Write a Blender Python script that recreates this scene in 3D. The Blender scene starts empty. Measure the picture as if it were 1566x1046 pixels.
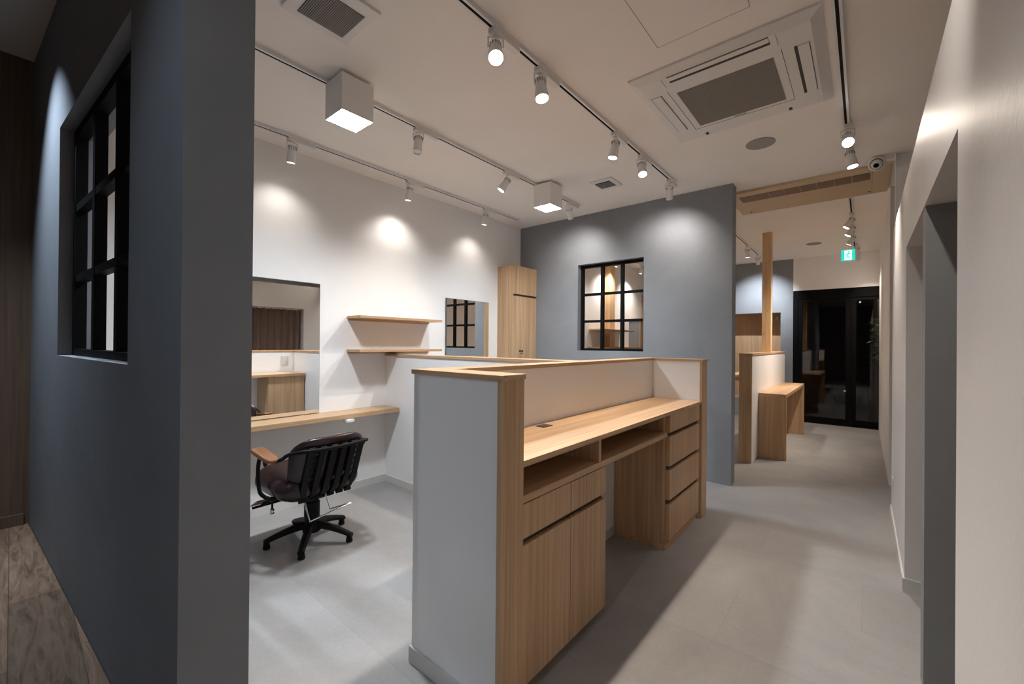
import bpy, bmesh, math, random
from mathutils import Vector, Matrix
random.seed(7)
S = bpy.context.scene
COL = S.collection

# ------------------------------------------------------------------ camera
F_PX, YAW, PITCH, ROLL, CAM_Z = 641.38, 0.69746, 0.003082, 0.008619, 1.2
fw = Vector((-math.sin(YAW)*math.cos(PITCH), math.cos(YAW)*math.cos(PITCH), math.sin(PITCH)))
rt = Vector((math.cos(YAW), math.sin(YAW), 0.0))
up = rt.cross(fw)
rt2 = math.cos(ROLL)*rt + math.sin(ROLL)*up
up2 = -math.sin(ROLL)*rt + math.cos(ROLL)*up
cam = bpy.data.cameras.new('camera')
cam.sensor_width = 36.0
cam.sensor_fit = 'HORIZONTAL'
cam.lens = F_PX/1566.0*36.0
cam.clip_start = 0.02
cam_o = bpy.data.objects.new('camera', cam)
COL.objects.link(cam_o)
m = Matrix.Identity(4)
for i, v in enumerate((rt2, up2, -fw)):
    for j in range(3):
        m[j][i] = v[j]
m[0][3], m[1][3], m[2][3] = 0.0, 0.0, CAM_Z
cam_o.matrix_world = m
S.camera = cam_o

# ------------------------------------------------------------------ world, exposure
w = bpy.data.worlds.new('night'); S.world = w; w.use_nodes = True
w.node_tree.nodes['Background'].inputs[0].default_value = (0.010, 0.012, 0.018, 1)
w.node_tree.nodes['Background'].inputs[1].default_value = 1.0
S.view_settings.view_transform = 'Standard'
S.view_settings.look = 'None'
S.view_settings.exposure = 0.32
S.view_settings.gamma = 1.0
S.view_settings.use_curve_mapping = False
S.cycles.max_bounces = 14
S.cycles.diffuse_bounces = 8
S.cycles.glossy_bounces = 6
S.cycles.transparent_max_bounces = 12
S.cycles.sample_clamp_indirect = 6.0
S.cycles.use_denoising = True

# lamp strengths (the lamps themselves are built with their fittings)
WARM = (1.0, 0.86, 0.73)
NEUTRAL = (1.0, 0.93, 0.86)
COOL = (0.86, 0.93, 1.0)
P_WASH = 7.6      # wall washing spots on the left rail
P_SPOT = 57.0      # other spots
P_BOX = 22.0       # square ceiling lights
P_DOWN = 135.0

CEIL = 2.583
WX = -3.18         # face of the white left wall
BY = 3.94          # face of the grey back wall
RX = 0.16          # face of the right wall
FY = 8.0           # face of the far wall

# ------------------------------------------------------------------ materials
def mat(name, col, rough=0.6, metal=0.0, spec=0.5):
    M = bpy.data.materials.new(name); M.use_nodes = True
    b = M.node_tree.nodes['Principled BSDF']
    b.inputs['Base Color'].default_value = (*col, 1)
    b.inputs['Roughness'].default_value = rough
    b.inputs['Metallic'].default_value = metal
    b.inputs['Specular IOR Level'].default_value = spec
    return M, M.node_tree, b

def coords(nt, scale, rot=(0, 0, 0)):
    tc = nt.nodes.new('ShaderNodeTexCoord'); mp = nt.nodes.new('ShaderNodeMapping')
    mp.inputs['Scale'].default_value = scale; mp.inputs['Rotation'].default_value = rot
    nt.links.new(tc.outputs['Object'], mp.inputs['Vector'])
    return mp.outputs['Vector']

def noise(nt, vec, scale, detail=3.0, rough=0.55, dist=0.0):
    n = nt.nodes.new('ShaderNodeTexNoise')
    n.inputs['Scale'].default_value = scale; n.inputs['Detail'].default_value = detail
    n.inputs['Roughness'].default_value = rough; n.inputs['Distortion'].default_value = dist
    nt.links.new(vec, n.inputs['Vector'])
    return n.outputs['Fac']

def ramp(nt, fac, stops):
    r = nt.nodes.new('ShaderNodeValToRGB')
    while len(r.color_ramp.elements) < len(stops): r.color_ramp.elements.new(0.5)
    for e, (p, c) in zip(r.color_ramp.elements, stops):
        e.position = p; e.color = (*c, 1)
    nt.links.new(fac, r.inputs['Fac'])
    return r.outputs['Color']

def mix(nt, kind, fac, a, b):
    x = nt.nodes.new('ShaderNodeMix'); x.data_type = 'RGBA'; x.blend_type = kind
    if isinstance(fac, float): x.inputs[0].default_value = fac
    else: nt.links.new(fac, x.inputs[0])
    nt.links.new(a, x.inputs[6]); nt.links.new(b, x.inputs[7])
    return x.outputs[2]

def bump(nt, b, h, strength, dist=0.01):
    n = nt.nodes.new('ShaderNodeBump'); n.inputs['Strength'].default_value = strength
    n.inputs['Distance'].default_value = dist
    nt.links.new(h, n.inputs['Height']); nt.links.new(n.outputs['Normal'], b.inputs['Normal'])

def plaster(name, col, var=0.05, rough=0.75, bs=0.12):
    M, nt, b = mat(name, col, rough, 0, 0.35)
    v = coords(nt, (1, 1, 1))
    n1 = noise(nt, v, 2.2, 4, 0.6, 0.4)
    lo = tuple(c*(1-var) for c in col); hi = tuple(min(1, c*(1+var)) for c in col)
    nt.links.new(ramp(nt, n1, [(0.3, lo), (0.7, hi)]), b.inputs['Base Color'])
    bump(nt, b, noise(nt, v, 38, 4, 0.65), bs, 0.004)
    return M

def oak(name, axis, tone=1.0, light=(0.60, 0.405, 0.245), dark=(0.44, 0.275, 0.15), fine=70.0):
    """straight-grained veneer, the grain running along axis 0, 1 or 2"""
    M, nt, b = mat(name, light, 0.42, 0, 0.4)
    sc = [fine, fine, fine]; sc[axis] = 1.3
    n1 = noise(nt, coords(nt, tuple(sc)), 1.0, 3, 0.6, 0.2)
    sc2 = [9.0, 9.0, 9.0]; sc2[axis] = 0.35
    n2 = noise(nt, coords(nt, tuple(sc2)), 1.0, 2, 0.5, 0.6)
    L = tuple(c*tone for c in light); D = tuple(c*tone for c in dark)
    c1 = ramp(nt, n1, [(0.30, D), (0.62, L)])
    c2 = ramp(nt, n2, [(0.30, (0.80, 0.77, 0.74)), (0.70, (1.06, 1.04, 1.02))])
    nt.links.new(mix(nt, 'MULTIPLY', 0.75, c1, c2), b.inputs['Base Color'])
    bump(nt, b, n1, 0.05, 0.002)
    return M

def emit(name, col, strength):
    M = bpy.data.materials.new(name); M.use_nodes = True
    nt = M.node_tree; nt.nodes.remove(nt.nodes['Principled BSDF'])
    e = nt.nodes.new('ShaderNodeEmission')
    e.inputs[0].default_value = (*col, 1); e.inputs[1].default_value = strength
    nt.links.new(e.outputs[0], nt.nodes['Material Output'].inputs[0])
    return M

M_WHITE = plaster('white_paint', (0.83, 0.815, 0.80), 0.02)
M_CEIL = plaster('ceiling_paint', (0.86, 0.815, 0.77), 0.015, 0.85, 0.05)
M_GREY = plaster('grey_plaster', (0.235, 0.248, 0.268), 0.09, 0.7, 0.25)
M_GREYEDGE = plaster('grey_board', (0.24, 0.24, 0.24), 0.05, 0.7, 0.15)
M_BASE = plaster('beige_vinyl', (0.62, 0.60, 0.57), 0.02, 0.5, 0.02)
M_PANEL = plaster('white_laminate', (0.84, 0.835, 0.835), 0.008, 0.42, 0.0)
M_SHEEN = plaster('white_trowelled_paint', (0.68, 0.66, 0.645), 0.02, 0.45, 0.22)
M_CREAM = plaster('cream_paint', (0.79, 0.74, 0.67), 0.01, 0.6, 0.02)
OAK_X = oak('oak_grain_along_x', 0); OAK_Y = oak('oak_grain_along_y', 1); OAK_Z = oak('oak_grain_upright', 2)
CEDAR = oak('cedar_post', 2, 1.0, (0.80, 0.56, 0.33), (0.68, 0.44, 0.24), 28.0)
OAK_DK = oak('oak_in_shade_board', 1, 0.85)
M_BROWNWOOD = oak('brown_wood_cladding', 2, 1.0, (0.20, 0.135, 0.095), (0.13, 0.085, 0.06), 50.0)
M_BLACK, _, _ = mat('black_steel', (0.005, 0.005, 0.0055), 0.6, 0, 0.08)
M_BLACKCH, _, _ = mat('black_chair_iron', (0.006, 0.0055, 0.006), 0.5, 0, 0.15)
M_SHADOWGAP, _, _ = mat('gap_shade_and_knot', (0.06, 0.035, 0.02), 0.8)  # brown of the knots; also shade put into the colour of grooves and gaps
M_WPLASTIC, _, _ = mat('white_plastic', (0.74, 0.725, 0.71), 0.4)
M_WMETAL, _, _ = mat('white_metal', (0.78, 0.77, 0.76), 0.35)
M_CREAMPL, _, _ = mat('cream_plastic', (0.62, 0.47, 0.30), 0.45)
M_VANE, _, _ = mat('tan_louvre', (0.20, 0.13, 0.075), 0.5)
M_GRILLE, _, _ = mat('grey_mesh', (0.22, 0.20, 0.175), 0.6)
M_DARK, _, _ = mat('dark_plastic', (0.03, 0.027, 0.025), 0.5)
M_CHROME, _, _ = mat('chrome', (0.75, 0.75, 0.76), 0.12, 1.0)
M_MIRROR, _, _ = mat('mirror_silver', (0.88, 0.89, 0.88), 0.0, 1.0)
M_MEDGE, _, _ = mat('mirror_edge', (0.10, 0.11, 0.11), 0.3)
M_GREYPL, _, _ = mat('grey_speaker_cloth', (0.30, 0.285, 0.27), 0.8)
M_LENS = emit('lamp_lens', (1.0, 0.95, 0.90), 14.0)
M_LENSFAR = emit('lamp_lens_far', (1.0, 0.93, 0.86), 8.0)
M_BOXLENS = emit('box_lamp_lens', (0.88, 0.94, 1.0), 16.0)
M_GREEN = emit('exit_green', (0.02, 0.62, 0.50), 1.0)
M_EXITW = emit('exit_white', (0.75, 1.0, 0.95), 1.15)
M_BROWNPAD = oak('armrest_wood', 0, 1.0, (0.30, 0.125, 0.045), (0.17, 0.065, 0.022), 40.0)

def leather():
    M, nt, b = mat('maroon_leather', (0.015, 0.0035, 0.0055), 0.27, 0, 0.5)
    v = coords(nt, (1, 1, 1))
    bump(nt, b, noise(nt, v, 160, 3, 0.6), 0.10, 0.002)
    return M
M_LEATHER = leather()

def concrete_tile():
    M, nt, b = mat('grey_stone_tile', (0.33, 0.385, 0.37), 0.5, 0, 0.4)
    v = coords(nt, (1, 1, 1))
    n1 = noise(nt, v, 1.3, 5, 0.65, 0.9); n2 = noise(nt, v, 55, 3, 0.7)
    c = ramp(nt, n1, [(0.30, (0.285, 0.275, 0.267)), (0.72, (0.37, 0.358, 0.348))])
    c2 = ramp(nt, n2, [(0.2, (0.86, 0.86, 0.86)), (0.8, (1.08, 1.08, 1.08))])
    br = nt.nodes.new('ShaderNodeTexBrick')
    br.inputs['Scale'].default_value = 1.0; br.inputs['Brick Width'].default_value = 0.92
    br.inputs['Row Height'].default_value = 0.46; br.inputs['Mortar Size'].default_value = 0.0012
    br.inputs['Color1'].default_value = (0.93, 0.93, 0.93, 1); br.inputs['Color2'].default_value = (1.05, 1.05, 1.05, 1)
    br.inputs['Mortar'].default_value = (0.86, 0.86, 0.86, 1)
    nt.links.new(v, br.inputs['Vector'])
    x = mix(nt, 'MULTIPLY', 0.55, c, c2)
    nt.links.new(mix(nt, 'MULTIPLY', 0.9, x, br.outputs['Color']), b.inputs['Base Color'])
    bump(nt, b, n2, 0.06, 0.002)
    return M
M_TILE = concrete_tile()

def plank_floor():
    M, nt, b = mat('brown_plank_floor', (0.2, 0.13, 0.085), 0.5, 0, 0.35)
    v = coords(nt, (1, 1, 1))
    br = nt.nodes.new('ShaderNodeTexBrick')
    br.inputs['Scale'].default_value = 1.0; br.inputs['Brick Width'].default_value = 0.9
    br.inputs['Row Height'].default_value = 0.14; br.inputs['Mortar Size'].default_value = 0.0012
    br.inputs['Color1'].default_value = (0.75, 0.75, 0.75, 1); br.inputs['Color2'].default_value = (1.15, 1.12, 1.1, 1)
    br.inputs['Mortar'].default_value = (0.4, 0.38, 0.36, 1)
    nt.links.new(v, br.inputs['Vector'])
    n1 = noise(nt, coords(nt, (2.0, 16, 4)), 1.6, 5, 0.6, 2.6)
    c = ramp(nt, n1, [(0.32, (0.13, 0.078, 0.048)), (0.5, (0.23, 0.148, 0.096)), (0.68, (0.31, 0.205, 0.138))])
    nt.links.new(mix(nt, 'MULTIPLY', 0.9, c, br.outputs['Color']), b.inputs['Base Color'])
    bump(nt, b, n1, 0.05, 0.002)
    return M
M_PLANK = plank_floor()

def glass(name, tint, gloss_mix):
    M = bpy.data.materials.new(name); M.use_nodes = True
    nt = M.node_tree; nt.nodes.remove(nt.nodes['Principled BSDF'])
    t = nt.nodes.new('ShaderNodeBsdfTransparent'); t.inputs[0].default_value = (*tint, 1)
    g = nt.nodes.new('ShaderNodeBsdfGlossy'); g.inputs['Roughness'].default_value = 0.0
    g.inputs['Color'].default_value = (0.9, 0.9, 0.92, 1)
    fr = nt.nodes.new('ShaderNodeFresnel'); fr.inputs['IOR'].default_value = gloss_mix
    x = nt.nodes.new('ShaderNodeMixShader')
    nt.links.new(fr.outputs[0], x.inputs[0]); nt.links.new(t.outputs[0], x.inputs[1]); nt.links.new(g.outputs[0], x.inputs[2])
    nt.links.new(x.outputs[0], nt.nodes['Material Output'].inputs[0])
    return M
M_DARKGLASS = glass('dark_pane', (0.80, 0.81, 0.84), 1.5)

def curtain_mat():
    M, nt, b = mat('brown_curtain_cloth', (0.17, 0.11, 0.08), 0.85)
    n = noise(nt, coords(nt, (120, 120, 6)), 1.0, 3)
    nt.links.new(ramp(nt, n, [(0.3, (0.36, 0.26, 0.21)), (0.7, (0.48, 0.35, 0.285))]), b.inputs['Base Color'])
    return M
M_CURTAIN = curtain_mat()

def leaf_mat():
    M, nt, b = mat('green_leaf', (0.05, 0.16, 0.04), 0.45)
    n = noise(nt, coords(nt, (1, 1, 1)), 9, 2)
    nt.links.new(ramp(nt, n, [(0.3, (0.04, 0.15, 0.035)), (0.7, (0.12, 0.36, 0.08))]), b.inputs['Base Color'])
    return M
M_LEAF = leaf_mat()

# ------------------------------------------------------------------ mesh helpers
class MB:
    def __init__(self): self.bm = bmesh.new()
    def box(self, x0, x1, y0, y1, z0, z1, bev=0.0):
        t = bmesh.new()
        bmesh.ops.create_cube(t, size=1.0)
        for v in t.verts:
            v.co = Vector(((x0+x1)/2 + v.co.x*(x1-x0), (y0+y1)/2 + v.co.y*(y1-y0), (z0+z1)/2 + v.co.z*(z1-z0)))
        if bev: bmesh.ops.bevel(t, geom=list(t.edges), offset=bev, segments=2, affect='EDGES', profile=0.6)
        return self.join(t)
    def join(self, t, mtx=None):
        if mtx is not None: bmesh.ops.transform(t, matrix=mtx, verts=t.verts)
        me = bpy.data.meshes.new('tmp'); t.to_mesh(me); t.free()
        self.bm.from_mesh(me); bpy.data.meshes.remove(me)
        return self
    def prism(self, poly, d):
        """poly: list of 3D points, extruded by vector d"""
        t = bmesh.new(); d = Vector(d)
        a = [t.verts.new(Vector(p)) for p in poly]; b = [t.verts.new(Vector(p)+d) for p in poly]
        n = len(poly); t.faces.new(a); t.faces.new(b[::-1])
        for i in range(n): t.faces.new((a[i], b[i], b[(i+1) % n], a[(i+1) % n]))
        bmesh.ops.recalc_face_normals(t, faces=t.faces)
        return self.join(t)
    def lathe(self, prof, seg=20, mtx=None):
        """prof: (radius, height) pairs along local z"""
        t = bmesh.new(); rings = []
        for r, h in prof:
            rings.append([t.verts.new((r*math.cos(2*math.pi*i/seg), r*math.sin(2*math.pi*i/seg), h)) for i in range(seg)])
        for a, b in zip(rings, rings[1:]):
            for i in range(seg): t.faces.new((a[i], a[(i+1) % seg], b[(i+1) % seg], b[i]))
        t.faces.new(rings[0][::-1]); t.faces.new(rings[-1])
        bmesh.ops.recalc_face_normals(t, faces=t.faces)
        return self.join(t, mtx)
    def tube(self, pts, r, seg=10, closed=False):
        pts = [Vector(p) for p in pts]; t = bmesh.new(); rings = []; n = len(pts)
        rad = r if isinstance(r, (list, tuple)) else [r]*n
        prev = None
        for i, p in enumerate(pts):
            a = pts[i-1] if (i > 0 or closed) else p; b = pts[(i+1) % n] if (i < n-1 or closed) else p
            d = (b-a).normalized()
            if prev is None:
                u = d.cross(Vector((0, 0, 1)))
                if u.length < 1e-3: u = d.cross(Vector((1, 0, 0)))
                u.normalize()
            else:
                u = prev - d*prev.dot(d); u.normalize()
            prev = u; v = d.cross(u)
            rings.append([t.verts.new(p + rad[i]*(math.cos(2*math.pi*k/seg)*u + math.sin(2*math.pi*k/seg)*v)) for k in range(seg)])
        rr = rings + ([rings[0]] if closed else [])
        for a, b in zip(rr, rr[1:]):
            for k in range(seg): t.faces.new((a[k], a[(k+1) % seg], b[(k+1) % seg], b[k]))
        if not closed: t.faces.new(rings[0][::-1]); t.faces.new(rings[-1])
        bmesh.ops.recalc_face_normals(t, faces=t.faces)
        return self.join(t)

def smooth(pts, n=8):
    """Catmull-Rom through the points"""
    P = [Vector(p) for p in pts]; P = [2*P[0]-P[1]] + P + [2*P[-1]-P[-2]]; out = []
    for i in range(1, len(P)-2):
        for k in range(n):
            t = k/n
            out.append(0.5*((2*P[i]) + (P[i+1]-P[i-1])*t + (2*P[i-1]-5*P[i]+4*P[i+1]-P[i+2])*t*t + (3*P[i]-P[i-1]-3*P[i+1]+P[i+2])*t**3))
    out.append(P[-2]); return out

def origin_of(o):
    v = Vector((0, 0, 0))
    while o is not None: v += o.location; o = o.parent
    return v

def obj(name, mb, material, parent=None, loc=None, shade=False):
    """links a mesh (given in world coordinates) with its origin at loc, or at its parent's"""
    base = origin_of(parent) if parent is not None else Vector((0, 0, 0))
    o_at = Vector(loc) if loc is not None else base
    for v in mb.bm.verts: v.co -= o_at
    me = bpy.data.meshes.new(name); mb.bm.to_mesh(me); mb.bm.free()
    mats = material if isinstance(material, (list, tuple)) else [material]
    for q in mats: me.materials.append(q)
    if shade:
        for p in me.polygons: p.use_smooth = True
        try: me.set_sharp_from_angle(angle=math.radians(40))
        except Exception: pass
    o = bpy.data.objects.new(name, me); COL.objects.link(o)
    o.location = o_at - base
    if parent is not None: o.parent = parent
    return o

def tag(o, label, cat, group=None):
    o['label'] = label; o['category'] = cat
    if group: o['group'] = group
    return o

def thing(name, loc, label, cat, group=None):
    o = bpy.data.objects.new(name, None); COL.objects.link(o); o.location = loc
    o.empty_display_size = 0.1
    return tag(o, label, cat, group)

def struct(name, mb, m, parent=None):
    o = obj(name, mb, m, parent)
    if parent is None: o['kind'] = 'structure'
    return o

# ------------------------------------------------------------------ the setting
struct('floor', MB().box(-3.32, 2.0, -2.6, FY+0.12, -0.12, 0.0), M_TILE)
struct('ceiling', MB().box(-3.32, 2.0, -2.6, FY+0.12, CEIL, CEIL+0.12), M_CEIL)
struct('wall_left', MB().box(WX-0.12, WX, 0.17, FY+0.12, 0, CEIL), M_WHITE)

# grey back wall with the window opening
BT = 0.13
bx1 = -0.860; wx0, wx1, wz0, wz1 = -2.376, -1.64, 1.13, 2.052
b = MB()
b.box(WX, wx0, BY, BY+BT, 0, CEIL); b.box(wx1, bx1, BY, BY+BT, 0, CEIL)
b.box(wx0, wx1, BY, BY+BT, 0, wz0); b.box(wx0, wx1, BY, BY+BT, wz1, CEIL)
struct('wall_back', b, M_GREY)

def grid_window(name, P, width, z0, z1, depth0, depth1, bar, edge, cols=3, rows=3):
    """P(u, n, z) maps the wall's own axes to the room"""
    def bars(rects):
        q = MB()
        for u0, u1, n0, n1, a, c in rects:
            q.prism([P(u0, n0, a), P(u1, n0, a), P(u1, n1, a), P(u0, n1, a)], (0, 0, c-a))
        return q
    fr = bars([(0, edge, depth0, depth1, z0, z1), (width-edge, width, depth0, depth1, z0, z1),
               (edge, width-edge, depth0, depth1, z0, z0+edge*0.8), (edge, width-edge, depth0, depth1, z1-edge, z1)])
    w_ = struct(name, fr, M_BLACK)
    for i in range(1, cols):
        u = edge + (width-2*edge)*i/cols
        obj('mullion', bars([(u-bar/2, u+bar/2, depth0+0.001, depth1-0.001, z0+edge*0.8, z1-edge)]), M_BLACK, w_)
    for i in range(1, rows):
        z = z0 + edge*0.8 + (z1-z0-edge*1.8)*i/rows
        obj('transom', bars([(edge, width-edge, depth0+0.003, depth1-0.003, z-bar*0.42, z+bar*0.42)]), M_BLACK, w_)
    return w_
grid_window('window_1', lambda u, n, z: (wx0+u, BY+n, z), wx1-wx0, wz0, wz1, 0.062, 0.100, 0.032, 0.030)

# grey dividing wall near the camera, slightly skewed to the room
BETA = math.atan(0.07); A0 = 0.285
du = Vector((math.cos(BETA), math.sin(BETA), 0)); dn = Vector((-math.sin(BETA), math.cos(BETA), 0))
def PW(u, n, z): return Vector((0, A0, 0)) + du*u + dn*n + Vector((0, 0, z))
def slab(q, u0, u1, n0, n1, z0, z1):
    q.prism([PW(u0, n0, z0), PW(u1, n0, z0), PW(u1, n1, z0), PW(u0, n1, z0)], (0, 0, z1-z0))
UE, TW = -1.028, 0.128
lu0, lu1, lz0, lz1 = -2.425, -1.412, 1.138, 2.03
b = MB()
slab(b, -3.21, lu0, 0, TW, 0, CEIL); slab(b, lu1, UE, 0, TW, 0, CEIL)
slab(b, lu0, lu1, 0, TW, 0, lz0); slab(b, lu0, lu1, 0, TW, lz1, CEIL)
struct('wall_front', b, M_GREY)
grid_window('window_2', lambda u, n, z: PW(lu0+u, n, z), lu1-lu0, lz0, lz1, 0.040, 0.076, 0.034, 0.032)

# raised plank floor and clad wall on the camera's left
PF = 0.285
b = MB(); b.prism([PW(-3.21, -0.002, 0.001), PW(UE, -0.002, 0.001), (UE, -2.48, 0.001), (WX, -2.48, 0.001)], (0, 0, PF-0.001))
struct('floor_raised', b, M_PLANK)
struct('wall_clad', MB().box(WX-0.12, WX, -2.6, 0.17, PF, CEIL), M_BROWNWOOD)
b = MB(); b.box(WX, WX+0.012, -2.45, 0.045, PF, PF+0.055); struct('baseboard_clad', b, M_BROWNWOOD)
struct('wall_behind', MB().box(WX, 1.9, -2.6, -2.5, 0, CEIL), M_BROWNWOOD)
struct('wall_outer', MB().box(1.9, 2.0, -2.6, FY+0.12, 0, CEIL), M_WHITE)

# right wall: a partition that stops below the ceiling, with an opening split by a grey pier
RT = 0.14; RH = 2.035; OY0, OY1, OZ = 1.358, 2.832, 1.69
b = MB()
b.box(RX, RX+RT, -2.5, OY0, 0, RH); b.box(RX, RX+RT, OY1, 4.08, 0, RH); b.box(RX, RX+RT, OY0, OY1, OZ, RH)
struct('wall_right', b, M_SHEEN)
struct('wall_pier', MB().box(RX+0.004, 1.9, 2.035, 2.13, 0, OZ-0.001), M_GREYEDGE)
b = MB(); b.box(RX+RT, 1.9, OY0-0.6, OY1+0.3, OZ, OZ+0.05); struct('ceiling_low', b, M_CEIL)
b = MB(); b.box(0.172, 1.9, 4.085, 4.16, 0, CEIL); struct('wall_end', b, M_WHITE)
b = MB(); b.box(0.173, 0.30, 4.88, FY, 0, CEIL); struct('wall_corridor', b, M_WHITE)
b = MB(); b.box(RX-0.008, RX, OY1, 4.08, 0, 0.062); b.box(RX-0.008, RX+RT, OY1-0.008, OY1, 0, 0.062)
struct('baseboard_right', b, M_BASE)
# far wall: grey with an oak-lined recess, white above the glass door
nx0, nx1, nz0, nz1 = -2.3, -1.03, 0.30, 1.737
b = MB()
b.box(WX, nx0, FY, FY+0.12, 0, CEIL); b.box(nx1, -0.862, FY, FY+0.12, 0, CEIL)
b.box(nx0, nx1, FY, FY+0.12, 0, nz0); b.box(nx0, nx1, FY, FY+0.12, nz1, CEIL)
struct('wall_far', b, M_GREY)
b = MB(); b.box(nx0-0.02, nx1+0.02, FY+0.40, FY+0.42, nz0-0.02, nz1+0.02); b.box(nx0-0.02, nx0, FY+0.12, FY+0.40, nz0-0.02, nz1+0.02)
b.box(nx1, nx1+0.02, FY+0.12, FY+0.40, nz0-0.02, nz1+0.02); b.box(nx0, nx1, FY+0.12, FY+0.40, nz1, nz1+0.02); b.box(nx0, nx1, FY+0.12, FY+0.40, nz0-0.02, nz0)
struct('trim_1', b, OAK_Z)
DZ = 2.072
b = MB(); b.box(-0.862, 0.30, FY, FY+0.12, DZ, CEIL); struct('wall_above', b, M_WHITE)
# glass double door
b = MB(); b.box(-0.862, -0.80, FY+0.01, FY+0.09, 0, DZ); b.box(-0.80, 0.30, FY+0.01, FY+0.09, DZ-0.14, DZ)
b.box(-0.80, 0.30, FY+0.01, FY+0.09, 0, 0.012)
dr = struct('door_1', b, M_BLACK)
for (x0, x1) in ((-0.80, -0.146), (-0.142, 0.30)):
    s = 0.06
    q = MB(); q.box(x0, x0+s, FY+0.02, FY+0.07, 0.012, DZ-0.14); q.box(x1-s, x1, FY+0.02, FY+0.07, 0.012, DZ-0.14)
    q.box(x0+s, x1-s, FY+0.02, FY+0.07, 0.012, 0.10); q.box(x0+s, x1-s, FY+0.02, FY+0.07, DZ-0.19, DZ-0.14)
    lf = obj('door_leaf', q, M_BLACK, dr)
    obj('pane', MB().box(x0+s*0.8, x1-s*0.8, FY+0.042, FY+0.048, 0.09, DZ-0.18), M_DARKGLASS, lf)
obj('lock_cylinder', MB().lathe([(0.016, 0), (0.016, 0.012), (0.011, 0.016)], 16, Matrix.Translation((-0.212, FY+0.02, 0.53)) @ Matrix.Rotation(math.pi/2, 4, 'X')), M_CHROME, dr)
# a dark street outside the door
b = MB(); b.box(-1.6, 1.6, FY+0.42, FY+2.6, -0.12, -0.01); struct('floor_outside', b, M_DARK)
b = MB(); b.box(-0.90, -0.80, FY+0.44, FY+2.6, -0.01, 2.7); b.box(-0.80, 1.6, FY+2.5, FY+2.6, -0.01, 2.7); struct('wall_outside', b, M_DARK)
# baseboards
b = MB(); b.box(WX, WX+0.008, 0.35, BY, 0, 0.06); struct('baseboard_left', b, M_BASE)

# ------------------------------------------------------------------ low walls
def low_wall(label, body, caps, base=None, ends=(), loc=(0, 0, 0), name='low_partition'):
    t = thing(name, loc, label, 'partition')
    q = MB()
    for r in body: q.box(*r)
    obj('wall_panel', q, M_PANEL, t)
    for r, m_ in caps: obj('cap_rail', MB().box(*r, 0.0015), m_, t)
    for r in ends: obj('end_board', MB().box(*r, 0.0015), OAK_Z, t)
    if base:
        q = MB()
        for r in base: q.box(*r)
        obj('skirting', q, M_BASE, t)
    return t
CT = 1.082; CAP = 1.10
low_wall('long white low wall with oak capping that wraps round the reception desk',
    [(-1.297, -0.872, 0.976, 1.085, 0, CT), (-1.297, -1.205, 1.085, 3.075, 0, CT), (-1.297, -0.872, 3.075, 3.185, 0, CT)],
    [((-1.305, -0.850, 0.968, 1.088, CT, CAP), OAK_X), ((-1.305, -1.197, 1.088, 3.072, CT, CAP), OAK_Y), ((-1.305, -0.850, 3.072, 3.195, CT, CAP), OAK_X)],
    [(-1.305, -0.872, 0.968, 0.976, 0, 0.06), (-1.305, -1.297, 0.976, 3.185, 0, 0.06), (-1.205, -1.199, 1.70, 2.45, 0, 0.05)],
    [(-0.872, -0.854, 0.972, 1.085, 0, CT), (-0.872, -0.854, 3.072, 3.190, 0, CT)], (-1.1, 2.0, 0), 'reception_counter')
low_wall('white low partition with oak capping between styling booths',
    [(WX, -1.305, 2.09, 2.19, 0, CT)], [((WX, -1.305, 2.08, 2.20, CT, CAP), OAK_X)],
    [(WX+0.008, -1.305, 2.082, 2.09, 0, 0.06)], (), (-2.2, 2.14, 0))
t = low_wall('white low partition with oak end board and cedar post standing on it',
    [(-0.975, -0.866, 4.845, 7.15, 0, 1.097)], [((-0.983, -0.858, 4.82, 7.16, 1.097, 1.118), OAK_Y)],
    None, [(-0.983, -0.866, 4.822, 4.845, 0, 1.097)], (-0.92, 6.0, 0))
post = thing('cedar_post', (-0.91, 5.97, 1.118), 'square cedar post rising from low partition to ceiling', 'post')
q = MB(); q.box(-0.958, -0.862, 5.92, 6.02, 1.118, CEIL-0.001, 0.003); obj('shaft', q, CEDAR, post)
for z, x in ((1.35, -0.93), (1.62, -0.90), (1.98, -0.915), (2.20, -0.92)):
    q = MB(); q.lathe([(0.005, 0), (0.005, 0.002)], 10, Matrix.Translation((x, 5.9205, z)) @ Matrix.Rotation(math.pi/2, 4, 'X'))
    obj('knot', q, M_SHADOWGAP, post)

# ------------------------------------------------------------------ reception desk
wt = thing('worktop', (-1.03, 2.08, 0.79), 'long oak desktop inside the reception counter', 'worktop')
obj('board', MB().box(-1.205, -0.858, 1.086, 3.071, 0.790, 0.811, 0.0015), OAK_Y, wt)
q = MB(); q.box(-1.178, -1.128, 1.582, 1.652, 0.8105, 0.8135); q.box(-1.172, -1.134, 1.588, 1.646, 0.8110, 0.8140)
obj('cable_grommet', q, M_DARK, wt)['label'] = 'dark cable outlet cover'
sh = thing('desk_shelf', (-1.03, 1.76, 0.66), 'open oak pigeonhole shelf under the reception desktop', 'shelf')
obj('shelf_board', MB().box(-1.203, -0.870, 1.087, 2.452, 0.664, 0.690, 0.001), OAK_Y, sh)
obj('divider', MB().box(-1.200, -0.872, 1.632, 1.650, 0.690, 0.789), OAK_Z, sh)
obj('side_board', MB().box(-1.200, -0.872, 1.0875, 1.103, 0.690, 0.789), OAK_Z, sh)
obj('back_board', MB().box(-1.203, -1.195, 1.104, 2.452, 0.691, 0.789), OAK_Y, sh)

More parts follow.
